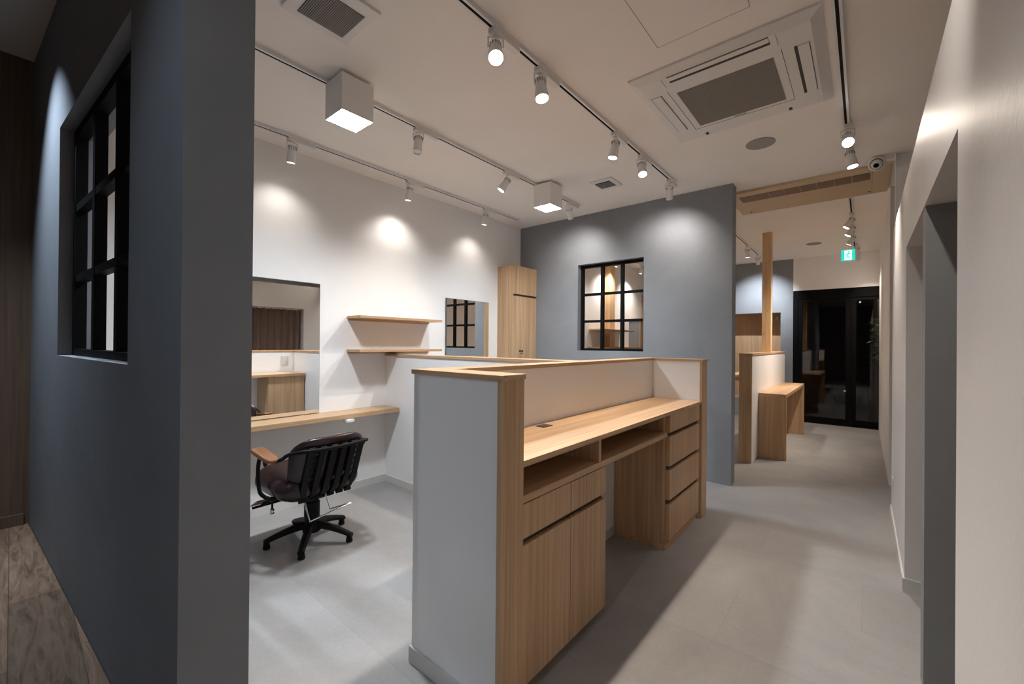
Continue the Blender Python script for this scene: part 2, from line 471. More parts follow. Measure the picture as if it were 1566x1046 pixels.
cb = thing('base_cabinet', (-1.03, 1.38, 0), 'oak cabinet with two short drawers above two tall doors', 'cabinet')
y0, y1 = 1.088, 1.690
obj('carcass', MB().box(-1.195, -0.892, y0, y1, 0.045, 0.662), OAK_Z, cb)
obj('plinth', MB().box(-1.195, -0.905, y0+0.002, y1-0.002, 0, 0.045), OAK_Y, cb)
ym = 1.402
for a, c in ((y0+0.002, ym-0.002), (ym+0.002, y1)):
    obj('drawer_front', MB().box(-0.891, -0.868, a, c, 0.545, 0.661, 0.001), OAK_Z, cb)
    obj('door', MB().box(-0.891, -0.868, a, c, 0.046, 0.522, 0.001), OAK_Z, cb)
obj('finger_groove', MB().box(-0.8915, -0.885, y0+0.003, y1-0.012, 0.523, 0.544), M_SHADOWGAP, cb)
obj('door_gap_shade', MB().box(-0.8915, -0.873, ym-0.0018, ym+0.0018, 0.046, 0.5225), M_SHADOWGAP, cb)  # dark liner strip, the shade between the doors put into its colour

db = thing('drawer_unit', (-1.03, 2.77, 0), 'oak unit of four stacked drawers at far end of reception desk', 'drawers')
y0, y1 = 2.454, 3.071
obj('carcass', MB().box(-1.2, -0.892, y0, y1, 0.03, 0.789), OAK_Z, db)
obj('plinth', MB().box(-1.2, -0.880, y0+0.001, y1-0.03, 0, 0.03), OAK_Y, db)
zs = [(0.048, 0.258), (0.284, 0.460), (0.484, 0.657), (0.682, 0.788)]
for k, (z0, z1) in enumerate(zs):
    a = y0+0.034 if k else y0+0.030
    obj('drawer_front', MB().box(-0.891, -0.868, a, y1-0.004, z0, z1, 0.001), OAK_Z, db)
    if k < 3: obj('finger_groove', MB().box(-0.8915, -0.885, a+0.002, y1-0.006, z1+0.0005, zs[k+1][0]-0.0005), M_SHADOWGAP, db)

# ------------------------------------------------------------------ low table by the far partition
tb = thing('side_table', (-0.735, 6.03, 0), 'plain oak waterfall table in the corridor beside low partition', 'table')
q = OAK_Y
obj('tabletop', MB().box(-0.862, -0.610, 5.17, 6.89, 0.655, 0.690, 0.0015), OAK_Y, tb)
obj('leg', MB().box(-0.862, -0.610, 5.17, 5.20, 0, 0.6545, 0.0015), OAK_Z, tb)
obj('leg', MB().box(-0.862, -0.610, 6.86, 6.89, 0, 0.6545, 0.0015), OAK_Z, tb)

# ------------------------------------------------------------------ styling booths on the left wall
def booth_desk(y0, y1, label):
    t = thing('styling_shelf', (-3.07, (y0+y1)/2, 0.61), label, 'shelf')
    obj('board', MB().box(WX+0.0005, -2.962, y0, y1, 0.623, 0.657, 0.002), OAK_Y, t)
    return t
d1 = booth_desk(0.40, 2.0795, 'narrow oak styling shelf below the larger mirror')
tg = MB(); tg.box(-2.985, -2.935, 1.60, 1.665, 0.600, 0.619, 0.002)
so = obj('power_outlet', tg, M_WPLASTIC, None, (-2.96, 1.63, 0.61))
tag(so, 'small white socket strip under front edge of the styling shelf', 'outlet')
booth_desk(2.2005, 3.52, 'narrow oak styling shelf below the smaller far mirror')

def wall_mirror(y0, y1, z0, z1, label):
    t = thing('wall_mirror', (WX, (y0+y1)/2, z0), label, 'mirror')
    obj('backing', MB().box(WX+0.0005, WX+0.016, y0, y1, z0, z1), M_MEDGE, t)
    obj('mirror_glass', MB().box(WX+0.0162, WX+0.019, y0+0.003, y1-0.003, z0+0.003, z1-0.003), M_MIRROR, t)
wall_mirror(0.55, 1.503, 0.66, 1.638, 'large frameless mirror above styling shelf reflecting a brown curtain')
wall_mirror(2.762, 3.372, 0.66, 1.645, 'small far mirror reflecting the black gridded window')

for z, lab in ((1.388, 'upper oak wall shelf beside the large mirror'), (1.121, 'lower oak wall shelf crossing the low partition')):
    t = thing('wall_shelf', (-3.08, 2.1, z), lab, 'shelf')
    obj('board', MB().box(WX+0.0005, -2.975, 1.728, 2.55, z, z+0.020, 0.0015), OAK_Y, t)
    obj('rear_rail', MB().box(WX+0.0005, WX+0.018, 1.735, 2.543, z-0.016, z-0.0005), OAK_Y, t)

# tall cupboard in the corner
tc = thing('tall_cupboard', (-3.05, 3.73, 0), 'tall narrow oak cupboard in corner of the grey back wall', 'cupboard')
obj('carcass', MB().box(WX+0.0005, -2.952, 3.532, BY-0.001, 0, 2.062), OAK_Z, tc)
dd = obj('door', MB().box(-2.9515, -2.932, 3.535, BY-0.002, 0.05, 1.722, 0.001), OAK_Z, tc)
obj('door', MB().box(-2.9515, -2.932, 3.535, BY-0.002, 1.745, 2.060, 0.001), OAK_Z, tc)
obj('finger_groove', MB().box(-2.952, -2.944, 3.536, BY-0.003, 1.7225, 1.7445), M_SHADOWGAP, tc)
q = MB(); R90 = Matrix.Rotation(math.pi/2, 4, 'Y')
q.lathe([(0.011, 0), (0.011, 0.010), (0.008, 0.012)], 14, Matrix.Translation((-2.932, 3.634, 1.115)) @ R90)
lk = obj('lock', q, M_DARK, dd)
q = MB(); q.box(-2.920, -2.902, 3.632, 3.636, 1.108, 1.122); q.lathe([(0.010, -0.002), (0.010, 0.002)], 14, Matrix.Translation((-2.893, 3.634, 1.115)) @ Matrix.Rotation(math.pi/2, 4, 'X'))
q.lathe([(0.009, -0.002), (0.009, 0.002)], 14, Matrix.Translation((-2.90, 3.634, 1.090)) @ R90)
obj('key', q, M_DARK, lk)

# oak side desk behind the reception counter (seen in the large mirror)
bd = thing('back_desk', (-1.46, 1.75, 0), 'oak desk with cabinet behind reception counter seen in the large mirror', 'desk')
obj('desktop', MB().box(-1.62, -1.306, 1.36, 2.079, 0.828, 0.855, 0.0015), OAK_Y, bd)
obj('cabinet_box', MB().box(-1.595, -1.306, 1.71, 2.078, 0.06, 0.8275, 0.0015), OAK_Z, bd)
obj('plinth', MB().box(-1.57, -1.32, 1.73, 2.07, 0, 0.06), M_DARK, bd)
sw = thing('wall_switch', (-1.297, 1.985, 0.98), 'beige switch plate on low wall reflected in the large mirror', 'switch')
obj('plate', MB().box(-1.303, -1.2975, 1.952, 2.022, 0.925, 1.035, 0.002), M_BASE, sw)
obj('rocker', MB().box(-1.306, -1.3032, 1.972, 2.002, 0.945, 1.015, 0.001), M_BASE, sw)

# curtain in the opening of the right wall
def curtain():
    t = bmesh.new(); nx, nz = 130, 8; g = []
    for i in range(nx+1):
        y = 2.150 + 0.665*i/nx; c = []
        for j in range(nz+1):
            z = 0.02 + 1.66*j/nz
            amp = 0.030 + 0.012*(1-j/nz)
            ph = 2*math.pi*(y-2.15)/0.095
            c.append(t.verts.new((0.265 + amp*math.sin(ph) + 0.006*math.sin(3*ph+1.2), y + 0.010*math.sin(2*ph), z)))
        g.append(c)
    for i in range(nx):
        for j in range(nz): t.faces.new((g[i][j], g[i+1][j], g[i+1][j+1], g[i][j+1]))
    bmesh.ops.solidify(t, geom=list(t.faces), thickness=0.003)
    q = MB(); q.join(t); return q
cu = thing('curtain', (0.265, 2.48, 0), 'brown pleated curtain in right wall opening seen in the large mirror', 'curtain')
obj('cloth', curtain(), M_CURTAIN, cu, None, True)
obj('rail', MB().box(0.25, 0.28, 2.14, 2.825, 1.672, 1.6895), M_WMETAL, cu)

# ------------------------------------------------------------------ styling chair
ch = thing('styling_chair', (-2.551, 1.175, 0), 'maroon leather swivel styling chair with black iron back slats and star base', 'chair')
TH = math.radians(182)
FWD = Vector((math.cos(TH), math.sin(TH), 0)); LFT = Vector((-math.sin(TH), math.cos(TH), 0)); CO = Vector((-2.551, 1.175, 0))
def CP(f, l, z): return CO + FWD*f + LFT*l + Vector((0, 0, z))
CM = Matrix.Identity(4)
for j in range(3):
    CM[j][0] = FWD[j]; CM[j][1] = LFT[j]; CM[j][3] = CO[j]
def cushion(q, f0, f1, l0, l1, z0, z1, r, crown=0.0, sag=None):
    t = bmesh.new(); bmesh.ops.create_cube(t, size=1.0)
    bmesh.ops.subdivide_edges(t, edges=list(t.edges), cuts=9, use_grid_fill=True)
    hx, hy, hz = (f1-f0)/2, (l1-l0)/2, (z1-z0)/2
    for v in t.verts:
        p = Vector((v.co.x*2*hx, v.co.y*2*hy, v.co.z*2*hz))
        c = Vector((max(-hx+r[0], min(hx-r[0], p.x)), max(-hy+r[1], min(hy-r[1], p.y)), max(-hz+r[2], min(hz-r[2], p.z))))
        d = Vector(((p.x-c.x)/r[0], (p.y-c.y)/r[1], (p.z-c.z)/r[2]))
        if d.length > 1e-6:
            d = d.normalized()*min(1.0, max(abs(d.x), abs(d.y), abs(d.z)))
            p = c + Vector((d.x*r[0], d.y*r[1], d.z*r[2]))
        if crown: p.z += crown*(1-(p.x/hx)**2)*(1-(p.y/hy)**2)*(1 if p.z > 0 else 0)
        if sag: p = sag(p, hx, hy, hz)
        v.co = p + Vector(((f0+f1)/2, (l0+l1)/2, (z0+z1)/2))
    q.join(t, CM); return q
seat = obj('seat', cushion(MB(), -0.23, 0.20, -0.205, 0.275, 0.318, 0.475, (0.10, 0.11, 0.075), 0.022), M_LEATHER, ch, None, True)
obj('seat_base', cushion(MB(), -0.14, 0.18, -0.18, 0.19, 0.300, 0.335, (0.05, 0.05, 0.012)), M_BLACKCH, ch, None, True)
def lean(p, hx, hy, hz):
    p = p.copy()
    k = p.z/hz
    p.y *= 1.0 + 0.05*k
    p.x += -0.055*k - 0.035*(1-(p.y/hy)**2)   # leans back and curves round the sitter
    return p
BC = -0.225
obj('backrest', cushion(MB(), BC-0.035, BC+0.045, -0.172, 0.242, 0.400, 0.684, (0.038, 0.12, 0.085), 0.0, lean), M_LEATHER, ch, None, True)
def back_f(l, z):
    """outer rear surface of the backrest"""
    k = (z-0.542)/0.142; c = (l-0.035)/0.207
    return BC - 0.04 - 0.055*k - 0.035*(1-min(1, c*c)) - 0.008
slats = (-0.125, -0.068, -0.008, 0.052, 0.112, 0.170)
for l in slats:
    pts = [CP(back_f(l, z)-0.004, l*1.0, z) for z in (0.640, 0.59, 0.535, 0.48, 0.42)]
    pts += [CP(back_f(l, 0.40)+0.012, l*0.96, 0.375), CP(BC+0.03, l*0.90, 0.335), CP(BC+0.07, l*0.88, 0.338)]
    pp = smooth(pts, 5)
    q = MB()
    t = bmesh.new(); hw = 0.016; rings = []
    for i, p in enumerate(pp):
        d = (pp[min(i+1, len(pp)-1)] - pp[max(i-1, 0)]).normalized(); nrm = d.cross(LFT).normalized()
        rings.append([t.verts.new(p + LFT*a*hw + nrm*c*0.005) for a, c in ((-1, -1), (1, -1), (1, 1), (-1, 1))])
    for a, c in zip(rings, rings[1:]):
        for k in range(4): t.faces.new((a[k], a[(k+1) % 4], c[(k+1) % 4], c[k]))
    t.faces.new(rings[0][::-1]); t.faces.new(rings[-1]); bmesh.ops.recalc_face_normals(t, faces=t.faces)
    q.join(t); q.lathe([(0.0115, -0.018), (0.0115, 0.018)], 12, Matrix.Translation(CP(BC+0.03, l*0.90, 0.325)) @ Matrix.Rotation(TH, 4, 'Z') @ Matrix.Rotation(math.pi/2, 4, 'X'))
    obj('back_slat', q, M_BLACKCH, ch, None, True)
# scroll ornament between the outer slats
for l in (-0.0965, 0.141):
    q = MB()
    for k in range(6):
        z = 0.44 + 0.035*k
        q.tube([CP(back_f(l, z+0.014*math.sin(a))-0.004, l+0.013*math.cos(a), z+0.016*math.sin(a)) for a in [2*math.pi*i/14 for i in range(14)]], 0.0035, 6, True)
    obj('scrollwork', q, M_BLACKCH, ch, None, True)
# tube that runs round the back and forward into the arms
def arm_side(s, c):
    return [CP(-0.262, c+s*0.218, 0.612), CP(-0.215, c+s*0.238, 0.582), CP(-0.165, c+s*0.254, 0.566), CP(-0.10, c+s*0.262, 0.576)]
rearpts = [CP(back_f(l, 0.635)-0.012, l, 0.628) for l in (-0.155, -0.09, -0.02, 0.07, 0.14, 0.205)]
obj('back_rail', MB().tube(smooth(arm_side(-1, 0.035)[::-1] + rearpts + arm_side(1, 0.035), 5), 0.0095, 10), M_BLACKCH, ch, None, True)
for s in (-1, 1):
    c = 0.035; L0 = c + s*(0.268 if s > 0 else 0.222); O_ = -0.10 if s > 0 else -0.095
    q = MB()
    q.tube(smooth([CP(O_ + 0.055, L0, 0.588), CP(O_ + 0.085, L0, 0.545), CP(O_ + 0.098, L0, 0.49), CP(O_ + 0.088, L0, 0.42), CP(O_ + 0.055, L0, 0.372), CP(O_ + 0.0, L0-s*0.03, 0.350), CP(O_ + -0.02, c+s*0.16, 0.345)], 6), 0.0105, 10)
    q.tube(smooth([CP(O_ + 0.06, L0, 0.583), CP(O_ + 0.03, L0, 0.560), CP(O_ + -0.005, L0, 0.545), CP(O_ + -0.018, L0, 0.560), CP(O_ + -0.005, L0, 0.575), CP(O_ + 0.012, L0, 0.562)], 6), 0.006, 8)
    q.tube(smooth([CP(O_ + 0.03, L0, 0.575), CP(O_ + 0.005, L0+s*0.004, 0.535), CP(O_ + -0.02, L0, 0.552), CP(O_ + -0.03, L0, 0.578)], 6), 0.005, 8)
    obj('arm_frame', q, M_BLACKCH, ch, None, True)
    q = MB(); t = bmesh.new(); n = 26; poly = []
    for i in range(n):
        a = 2*math.pi*i/n; ca, sa = math.cos(a), math.sin(a)
        x = 0.115*math.copysign(abs(ca)**0.45, ca); y = (0.036+0.006*ca)*math.copysign(abs(sa)**0.6, sa)
        poly.append((x, y))
    rr = []
    for sc, z in ((0.90, 0.578), (1.0, 0.584), (1.0, 0.594), (0.90, 0.600)):
        rr.append([t.verts.new((O_ + 0.010+x*sc, L0+y*sc, z + 0.012*(x/0.105))) for x, y in poly])
    for a, b_ in zip(rr, rr[1:]):
        for k in range(n): t.faces.new((a[k], a[(k+1) % n], b_[(k+1) % n], b_[k]))
    t.faces.new(rr[0][::-1]); t.faces.new(rr[-1]); bmesh.ops.recalc_face_normals(t, faces=t.faces)
    q.join(t, CM)
    obj('arm_pad', q, M_BROWNPAD, ch, None, True)['label'] = 'worn brown wooden arm pad'
# column, base, pedal, foot plate
q = MB(); q.lathe([(0.052, 0.06), (0.052, 0.10), (0.044, 0.115), (0.044, 0.235), (0.038, 0.24), (0.038, 0.295), (0.10, 0.298), (0.10, 0.306)], 24, Matrix.Translation(CO))
obj('column', q, M_BLACKCH, ch, None, True)
for a in (-109, -37, 35, 107, 179):
    a = math.radians(a); d = Vector((math.cos(a), math.sin(a), 0))
    q = MB(); t = bmesh.new(); side = Vector((-d.y, d.x, 0)); rings = []
    for i in range(9):
        k = i/8; rr_ = 0.03 + 0.222*k
        z = 0.098 - 0.055*k**1.6; hw = 0.027 - 0.008*k; hh = 0.024 - 0.009*k
        ring = []
        for j in range(10):
            an = 2*math.pi*j/10
            ring.append(t.verts.new(CO + d*rr_ + side*hw*math.cos(an) + Vector((0, 0, z + hh*math.sin(an)))))
        rings.append(ring)
    for r0, r1 in zip(rings, rings[1:]):
        for k in range(10): t.faces.new((r0[k], r0[(k+1) % 10], r1[(k+1) % 10], r1[k]))
    t.faces.new(rings[0][::-1]); t.faces.new(rings[-1]); bmesh.ops.recalc_face_normals(t, faces=t.faces)
    q.join(t)
    lg = obj('base_leg', q, M_BLACKCH, ch, None, True)
    obj('foot', MB().lathe([(0.018, 0.004), (0.020, 0.012), (0.016, 0.036), (0.010, 0.044)], 14, Matrix.Translation(CO + d*0.236)), M_BLACKCH, lg, None, True)
    obj('glide', MB().lathe([(0.017, 0.0), (0.019, 0.0045)], 14, Matrix.Translation(CO + d*0.236)), M_CHROME, lg)
q = MB(); A_, B_ = CP(-0.055, -0.03, 0.30), CP(-0.055, 0.05, 0.30)
q.tube([CP(-0.05, 0.075, 0.285), CP(-0.115, 0.070, 0.165), CP(-0.155, -0.075, 0.205)], 0.0055, 8)
q.tube([CP(-0.04, -0.06, 0.285), CP(-0.075, -0.075, 0.185), CP(-0.155, -0.16, 0.215), CP(-0.155, -0.075, 0.205)], 0.0055, 8)
obj('pump_lever', q, M_CHROME, ch, None, True)
q = MB(); q.tube([CP(0.05, 0.10, 0.33), CP(0.16, 0.15, 0.26), CP(0.24, 0.19, 0.205)], 0.009, 8); q.tube([CP(0.05, -0.08, 0.33), CP(0.16, -0.12, 0.26), CP(0.24, -0.15, 0.205)], 0.009, 8)
q.tube([CP(0.24, 0.24, 0.205), CP(0.24, -0.20, 0.205)], 0.008, 8)
fr = obj('foot_frame', q, M_BLACKCH, ch, None, True)
q = MB(); q.prism([CP(0.17, 0.24, 0.255), CP(0.17, -0.20, 0.255), CP(0.26, -0.20, 0.208), CP(0.26, 0.24, 0.208)], (0, 0, 0.010))
obj('foot_plate', q, M_BROWNPAD, fr)['label'] = 'brown wooden foot plate'
q = MB(); q.tube([CP(-0.02, 0.235, 0.345), CP(-0.02, 0.235, 0.262)], 0.006, 8)
kn = obj('recline_stem', q, M_BLACKCH, ch)
obj('knob', MB().lathe([(0.010, 0.238), (0.014, 0.242), (0.009, 0.248), (0.009, 0.254), (0.013, 0.258), (0.010, 0.264)], 14, Matrix.Translation(CP(-0.02, 0.235, 0))), M_CHROME, kn, None, True)

# ------------------------------------------------------------------ track lighting
def rail(x, y0, y1, label, dark=True):
    t = thing('lighting_rail', (x, (y0+y1)/2, CEIL), label, 'lighting rail')
    q = MB(); zt = CEIL-0.0005
    q.box(x-0.017, x-0.0065, y0, y1, zt-0.020, zt); q.box(x+0.0065, x+0.017, y0, y1, zt-0.020, zt); q.box(x-0.0065, x+0.0065, y0, y1, zt-0.006, zt)
    q.box(x-0.017, x+0.017, y0-0.012, y0, zt-0.021, zt); q.box(x-0.017, x+0.017, y1, y1+0.012, zt-0.021, zt)
    obj('channel', q, M_WMETAL, t)
    obj('slot', MB().box(x-0.0063, x+0.0063, y0+0.001, y1-0.001, zt-0.0195, zt-0.0065), M_BLACK, t)
    return t
RTOP = CEIL-0.021

def lamp(name, kind, loc, d, power, color, parent, size=None, blend=0.6, radius=0.022, area=None):
    L = bpy.data.lights.new(name, kind); L.energy = power; L.color = color
    if kind == 'SPOT':
        L.spot_size = size; L.spot_blend = blend; L.shadow_soft_size = radius
    if kind == 'AREA':
        L.shape = 'SQUARE'; L.size = area; L.spread = size
    o = bpy.data.objects.new(name, L); COL.objects.link(o)
    o.location = Vector(loc) - origin_of(parent); o.parent = parent
    o.rotation_euler = Vector(d).to_track_quat('-Z', 'Y').to_euler()
    return o

def spot(x, y, aim, label, power=P_SPOT, color=NEUTRAL, lit=True, size=80, blend=1.0, group=None, flare=1.0, cover=1, lens=None, scale=1.0, light=True):
    """rail spotlight: adapter in the rail, stirrup, cylinder head pointing along aim"""
    t = thing('rail_spotlight', (x, y, RTOP), label, 'spotlight', group)
    obj('adapter', MB().box(x-0.016, x+0.016, y-0.03, y+0.15*cover, RTOP-0.022, RTOP-0.0005, 0.002), M_WPLASTIC, t)
    d = Vector(aim).normalized(); piv = Vector((x, y, RTOP-0.075))
    side = d.cross(Vector((0, 0, 1)))
    if side.length < 0.05: side = Vector((0, 1, 0))
    side = Vector((side.x, side.y, 0)).normalized()
    q = MB()
    q.box(x-0.009, x+0.009, y-0.009, y+0.009, RTOP-0.030, RTOP-0.0225)
    rb = 0.028*scale
    for s in (-1, 1):
        q.tube([Vector((x, y, RTOP-0.030)) + side*s*(rb+0.005), piv + side*s*(rb+0.005)], 0.0032, 6)
    q.tube([Vector((x, y, RTOP-0.030)) - side*(rb+0.008), Vector((x, y, RTOP-0.030)) + side*(rb+0.008)], 0.0032, 6)
    obj('stirrup', q, M_WMETAL, t)
    rot = d.to_track_quat('Z', 'Y').to_matrix().to_4x4()
    mx = Matrix.Translation(piv) @ rot
    R0, R1 = 0.025*scale, (0.028*scale if flare < 1.05 else 0.028*scale*flare)
    q = MB(); q.lathe([(R0*0.8, -0.028), (R0, -0.022), (R0, 0.0), (R0*1.02, 0.004), (R1, 0.082), (R1*1.0, 0.086), (R1*0.86, 0.086), (R1*0.82, 0.0785)], 24, mx)
    hd = obj('lamp_head', q, M_WMETAL, t, None, True)
    q = MB()
    for k in range(12):
        a = 2*math.pi*k/12
        tb_ = bmesh.new(); bmesh.ops.create_cube(tb_, size=1.0)
        for v in tb_.verts: v.co = Vector((R0 + 0.0012 + v.co.x*0.003, v.co.y*0.004, -0.010 + v.co.z*0.020))
        q.join(tb_, mx @ Matrix.Rotation(a, 4, 'Z'))
    obj('cooling_fins', q, M_GREYPL, hd)
    q = MB(); q.lathe([(R1*0.80, 0.0800), (R1*0.80, 0.0815)], 24, mx)
    obj('lens', q, (lens or M_LENS) if lit else M_WPLASTIC, hd)
    if light:
        lamp('lamp', 'SPOT', piv + d*0.092, d, power, color, t, math.radians(size), blend, 0.02)
    return t

X1, X2, X3, XR = -1.235, -2.18, -2.945, -0.088
rail(X1, 0.35, 3.585, 'white ceiling rail nearest the air conditioner carrying five spotlights')
rail(X2, 0.40, 3.60, 'white ceiling rail running behind the two square box lights')
rail(X3, 0.45, 3.60, 'white ceiling rail closest to the white left wall')
rail(XR, 0.6, 3.66, 'white ceiling rail right of the air conditioner')

G1 = None
# left rail: washes the white wall
spot(X3, 1.20, (-0.24, 0, -1), 'left rail spotlight nearest the grey dividing wall', P_WASH*0.7, NEUTRAL, size=118)
spot(X3, 2.15, (-0.24, 0, -1), 'left rail spotlight above the two oak wall shelves', P_WASH*1.25, NEUTRAL, size=118)
spot(X3, 3.08, (-0.24, 0, -1), 'left rail spotlight above the small far mirror', P_WASH*0.7, NEUTRAL, size=118)
# middle rail
spot(X2, 1.655, (0.12, -0.18, -1), 'unlit looking spotlight just right of the near box light', P_SPOT*0.8, COOL, lit=False, light=False)
spot(X2, 2.52, (-0.50, -0.42, -1), 'small spotlight tilted left between the two box lights', P_SPOT*0.8, NEUTRAL, flare=1.2)
spot(X2, 3.445, (-0.30, 0.85, -1), 'spotlight at far end of the rail beyond the far box light', P_SPOT*0.32, NEUTRAL, lit=False, size=120)
# rail over the counter
spot(X1, 1.345, (0.42, -0.42, -1), 'nearest flared spotlight on the rail left of the air conditioner', P_SPOT, WARM, flare=1.3)
spot(X1, 1.675, (0.22, -0.10, -1), 'second flared spotlight on the rail left of the air conditioner', P_SPOT, WARM, flare=1.3)
spot(X1, 2.495, (-0.15, -0.12, -1), 'third spotlight from the camera on the rail over the counter', P_SPOT*0.8, WARM, flare=1.15)
spot(X1, 2.912, (0.32, -0.42, -1), 'fourth glowing spotlight facing camera above reception counter', P_SPOT*0.8, WARM, flare=1.15)
spot(X1, 3.485, (-0.30, 0.85, -1), 'last spotlight on the counter rail, touching the grey wall top', P_SPOT*0.32, NEUTRAL, lit=False, size=120)
# right rail
spot(XR+0.008, 3.30, (0.06, -0.95, -0.85), 'bright spotlight facing the camera at end of the right rail', P_SPOT*0.17, WARM, flare=1.2)
spot(XR+0.014, 3.62, (0.16, -0.10, -1), 'lower spotlight just behind the bright one on right rail', P_SPOT, WARM, flare=1.2)

spot(XR, 0.95, (0.24, 1.0, -1.15), 'right rail spotlight over the wall opening, above the photographer', 24.0, NEUTRAL, size=66)

# square box lights
def box_light(x0, x1, y0, y1, label):
    t = thing('box_light', ((x0+x1)/2, (y0+y1)/2, CEIL), label, 'ceiling light')
    z0 = 2.372; q = MB()
    q.box(x0, x0+0.004, y0, y1, z0, RTOP-0.0005); q.box(x1-0.004, x1, y0, y1, z0, RTOP-0.0005)
    q.box(x0+0.004, x1-0.004, y0, y0+0.004, z0, RTOP-0.0005); q.box(x0+0.004, x1-0.004, y1-0.004, y1, z0, RTOP-0.0005)
    q.box(x0+0.004, x1-0.004, y0+0.004, y1-0.004, RTOP-0.006, RTOP-0.0005)
    obj('housing', q, M_WMETAL, t)
    q = MB(); q.box(x0+0.004, x1-0.004, y0+0.004, y1-0.004, z0+0.030, z0+0.034)
    obj('diffuser', q, M_BOXLENS, t)
    f = 0.022
    obj('inner_clip', MB().box(x0+0.006, x0+0.010, y0+f, y1-f, z0+0.008, z0+0.0295), M_CHROME, t)
    obj('inner_clip', MB().box(x1-0.010, x1-0.006, y0+f, y1-f, z0+0.008, z0+0.0295), M_CHROME, t)
    lamp('lamp', 'AREA', ((x0+x1)/2, (y0+y1)/2, z0+0.026), (0, 0, -1), P_BOX, COOL, t, math.radians(150), area=(x1-x0)-0.02)
box_light(-2.185, -2.012, 1.055, 1.232, 'near square white box light glowing on the middle rail')
box_light(-2.185, -2.012, 2.885, 3.060, 'far square white box light glowing near the grey back wall')

# cold downlights: one over the raised floor, one unseen behind the camera
def downlight(x, y, aim, power, size, label):
    t = thing('downlight', (x, y, CEIL), label, 'ceiling light')
    at = Matrix.Translation((x, y, CEIL))
    obj('trim_ring', MB().lathe([(0.045, -0.004), (0.045, -0.0005), (0.036, -0.0005), (0.036, -0.004)], 24, at), M_WMETAL, t)
    obj('lens', MB().lathe([(0.034, -0.003), (0.034, -0.001)], 24, at), M_BOXLENS, t)
    lamp('lamp', 'SPOT', (x, y, CEIL-0.006), aim, power, (0.70, 0.84, 1.0), t, math.radians(size), 1.0, 0.02)
downlight(-2.56, -0.24, (0.05, 0.26, -1), P_DOWN, 76, 'recessed downlight washing the grey dividing wall beside its window')
downlight(-0.60, -0.85, (-0.10, 0.75, -1), 38.0, 76, 'unseen downlight added behind the camera to light the counter end')  # unseen lamp, put in to brighten the counter's white end panel

# ------------------------------------------------------------------ ceiling fittings
ac = thing('ceiling_air_conditioner', (-0.547, 2.49, CEIL), 'large white cassette air conditioner with grey intake grille', 'air conditioner')
ax0, ax1, ay0, ay1 = -0.957, -0.135, 2.072, 2.905
q = MB(); z0, z1 = CEIL-0.034, CEIL-0.0005
t = bmesh.new()
lo = [t.verts.new((x, y, z1)) for x, y in ((ax0, ay0), (ax1, ay0), (ax1, ay1), (ax0, ay1))]
ins = 0.040
hi = [t.verts.new((x, y, z0)) for x, y in ((ax0+ins, ay0+ins), (ax1-ins, ay0+ins), (ax1-ins, ay1-ins), (ax0+ins, ay1-ins))]
mid = [t.verts.new((x, y, z1-0.010)) for x, y in ((ax0, ay0), (ax1, ay0), (ax1, ay1), (ax0, ay1))]
t.faces.new(lo)
for k in range(4):
    t.faces.new((lo[k], mid[k], mid[(k+1) % 4], lo[(k+1) % 4])); t.faces.new((mid[k], hi[k], hi[(k+1) % 4], mid[(k+1) % 4]))
t.faces.new(hi[::-1]); bmesh.ops.recalc_face_normals(t, faces=t.faces)
q.join(t); obj('panel', q, M_WPLASTIC, ac)
q = MB()
for r in ((-0.770, -0.326, 2.150, 2.172), (-0.770, -0.326, 2.113, 2.116), (-0.903, -0.900, 2.252, 2.706), (-0.848, -0.846, 2.252, 2.704), (-0.247, -0.234, 2.256, 2.706), (-0.190, -0.188, 2.259, 2.706)):
    q.box(r[0], r[1], r[2], r[3], z0-0.0016, z0-0.0002)
for r in ((-0.810, -0.808, 2.238, 2.742), (-0.294, -0.292, 2.238, 2.742), (-0.808, -0.294, 2.740, 2.742), (-0.800, -0.799, ay0+0.045, 2.20), (-0.300, -0.299, ay0+0.045, 2.20)):
    q.box(r[0], r[1], r[2], r[3], z0-0.0012, z0-0.0002)
obj('seam', q, M_DARK, ac)
for r in ((-0.769, -0.328, 2.117, 2.149), (-0.899, -0.850, 2.254, 2.704), (-0.233, -0.191, 2.258, 2.704)):
    obj('louvre_flap', MB().box(*r, z0-0.005, z0-0.0002, 0.001), M_WPLASTIC, ac)
gr = obj('intake_grille', MB().box(-0.773, -0.330, 2.281, 2.709, z0-0.003, z0-0.0002), M_GRILLE, ac)
q = MB()
for k in range(38):
    x = -0.768 + 0.0116*k; q.box(x, x+0.003, 2.284, 2.706, z0-0.0042, z0-0.0031)
obj('grille_ribs', q, M_GRILLE, gr)
obj('makers_mark', MB().box(-0.590, -0.525, 2.722, 2.732, z0-0.001, z0-0.0002), M_GREYPL, ac)
for x in (-0.768, -0.323): obj('clip', MB().box(x-0.008, x+0.008, 2.822, 2.850, z0-0.003, z0-0.0002, 0.0008), M_DARK, ac)

w1 = thing('ceiling_air_conditioner', (-0.38, 4.57, CEIL), 'long cream one way ceiling air conditioner across corridor entrance', 'air conditioner')
q = MB(); q.box(-0.975, 0.155, 4.20, 4.92, CEIL-0.022, CEIL-0.0005, 0.004); obj('panel', q, M_CREAMPL, w1)
vx = [-0.89 + 0.1162*i for i in range(9)]
for i in range(8):
    obj('louvre_slot', MB().box(vx[i]+0.002, vx[i+1]-0.002, 4.308, 4.482, CEIL-0.0245, CEIL-0.0222), M_VANE, w1)
obj('seam', MB().box(0.048, 0.050, 4.21, 4.91, CEIL-0.0235, CEIL-0.0222), M_VANE, w1)
for x in (-0.883, 0.034): obj('clip', MB().box(x-0.008, x+0.008, 4.825, 4.85, CEIL-0.024, CEIL-0.0222), M_DARK, w1)

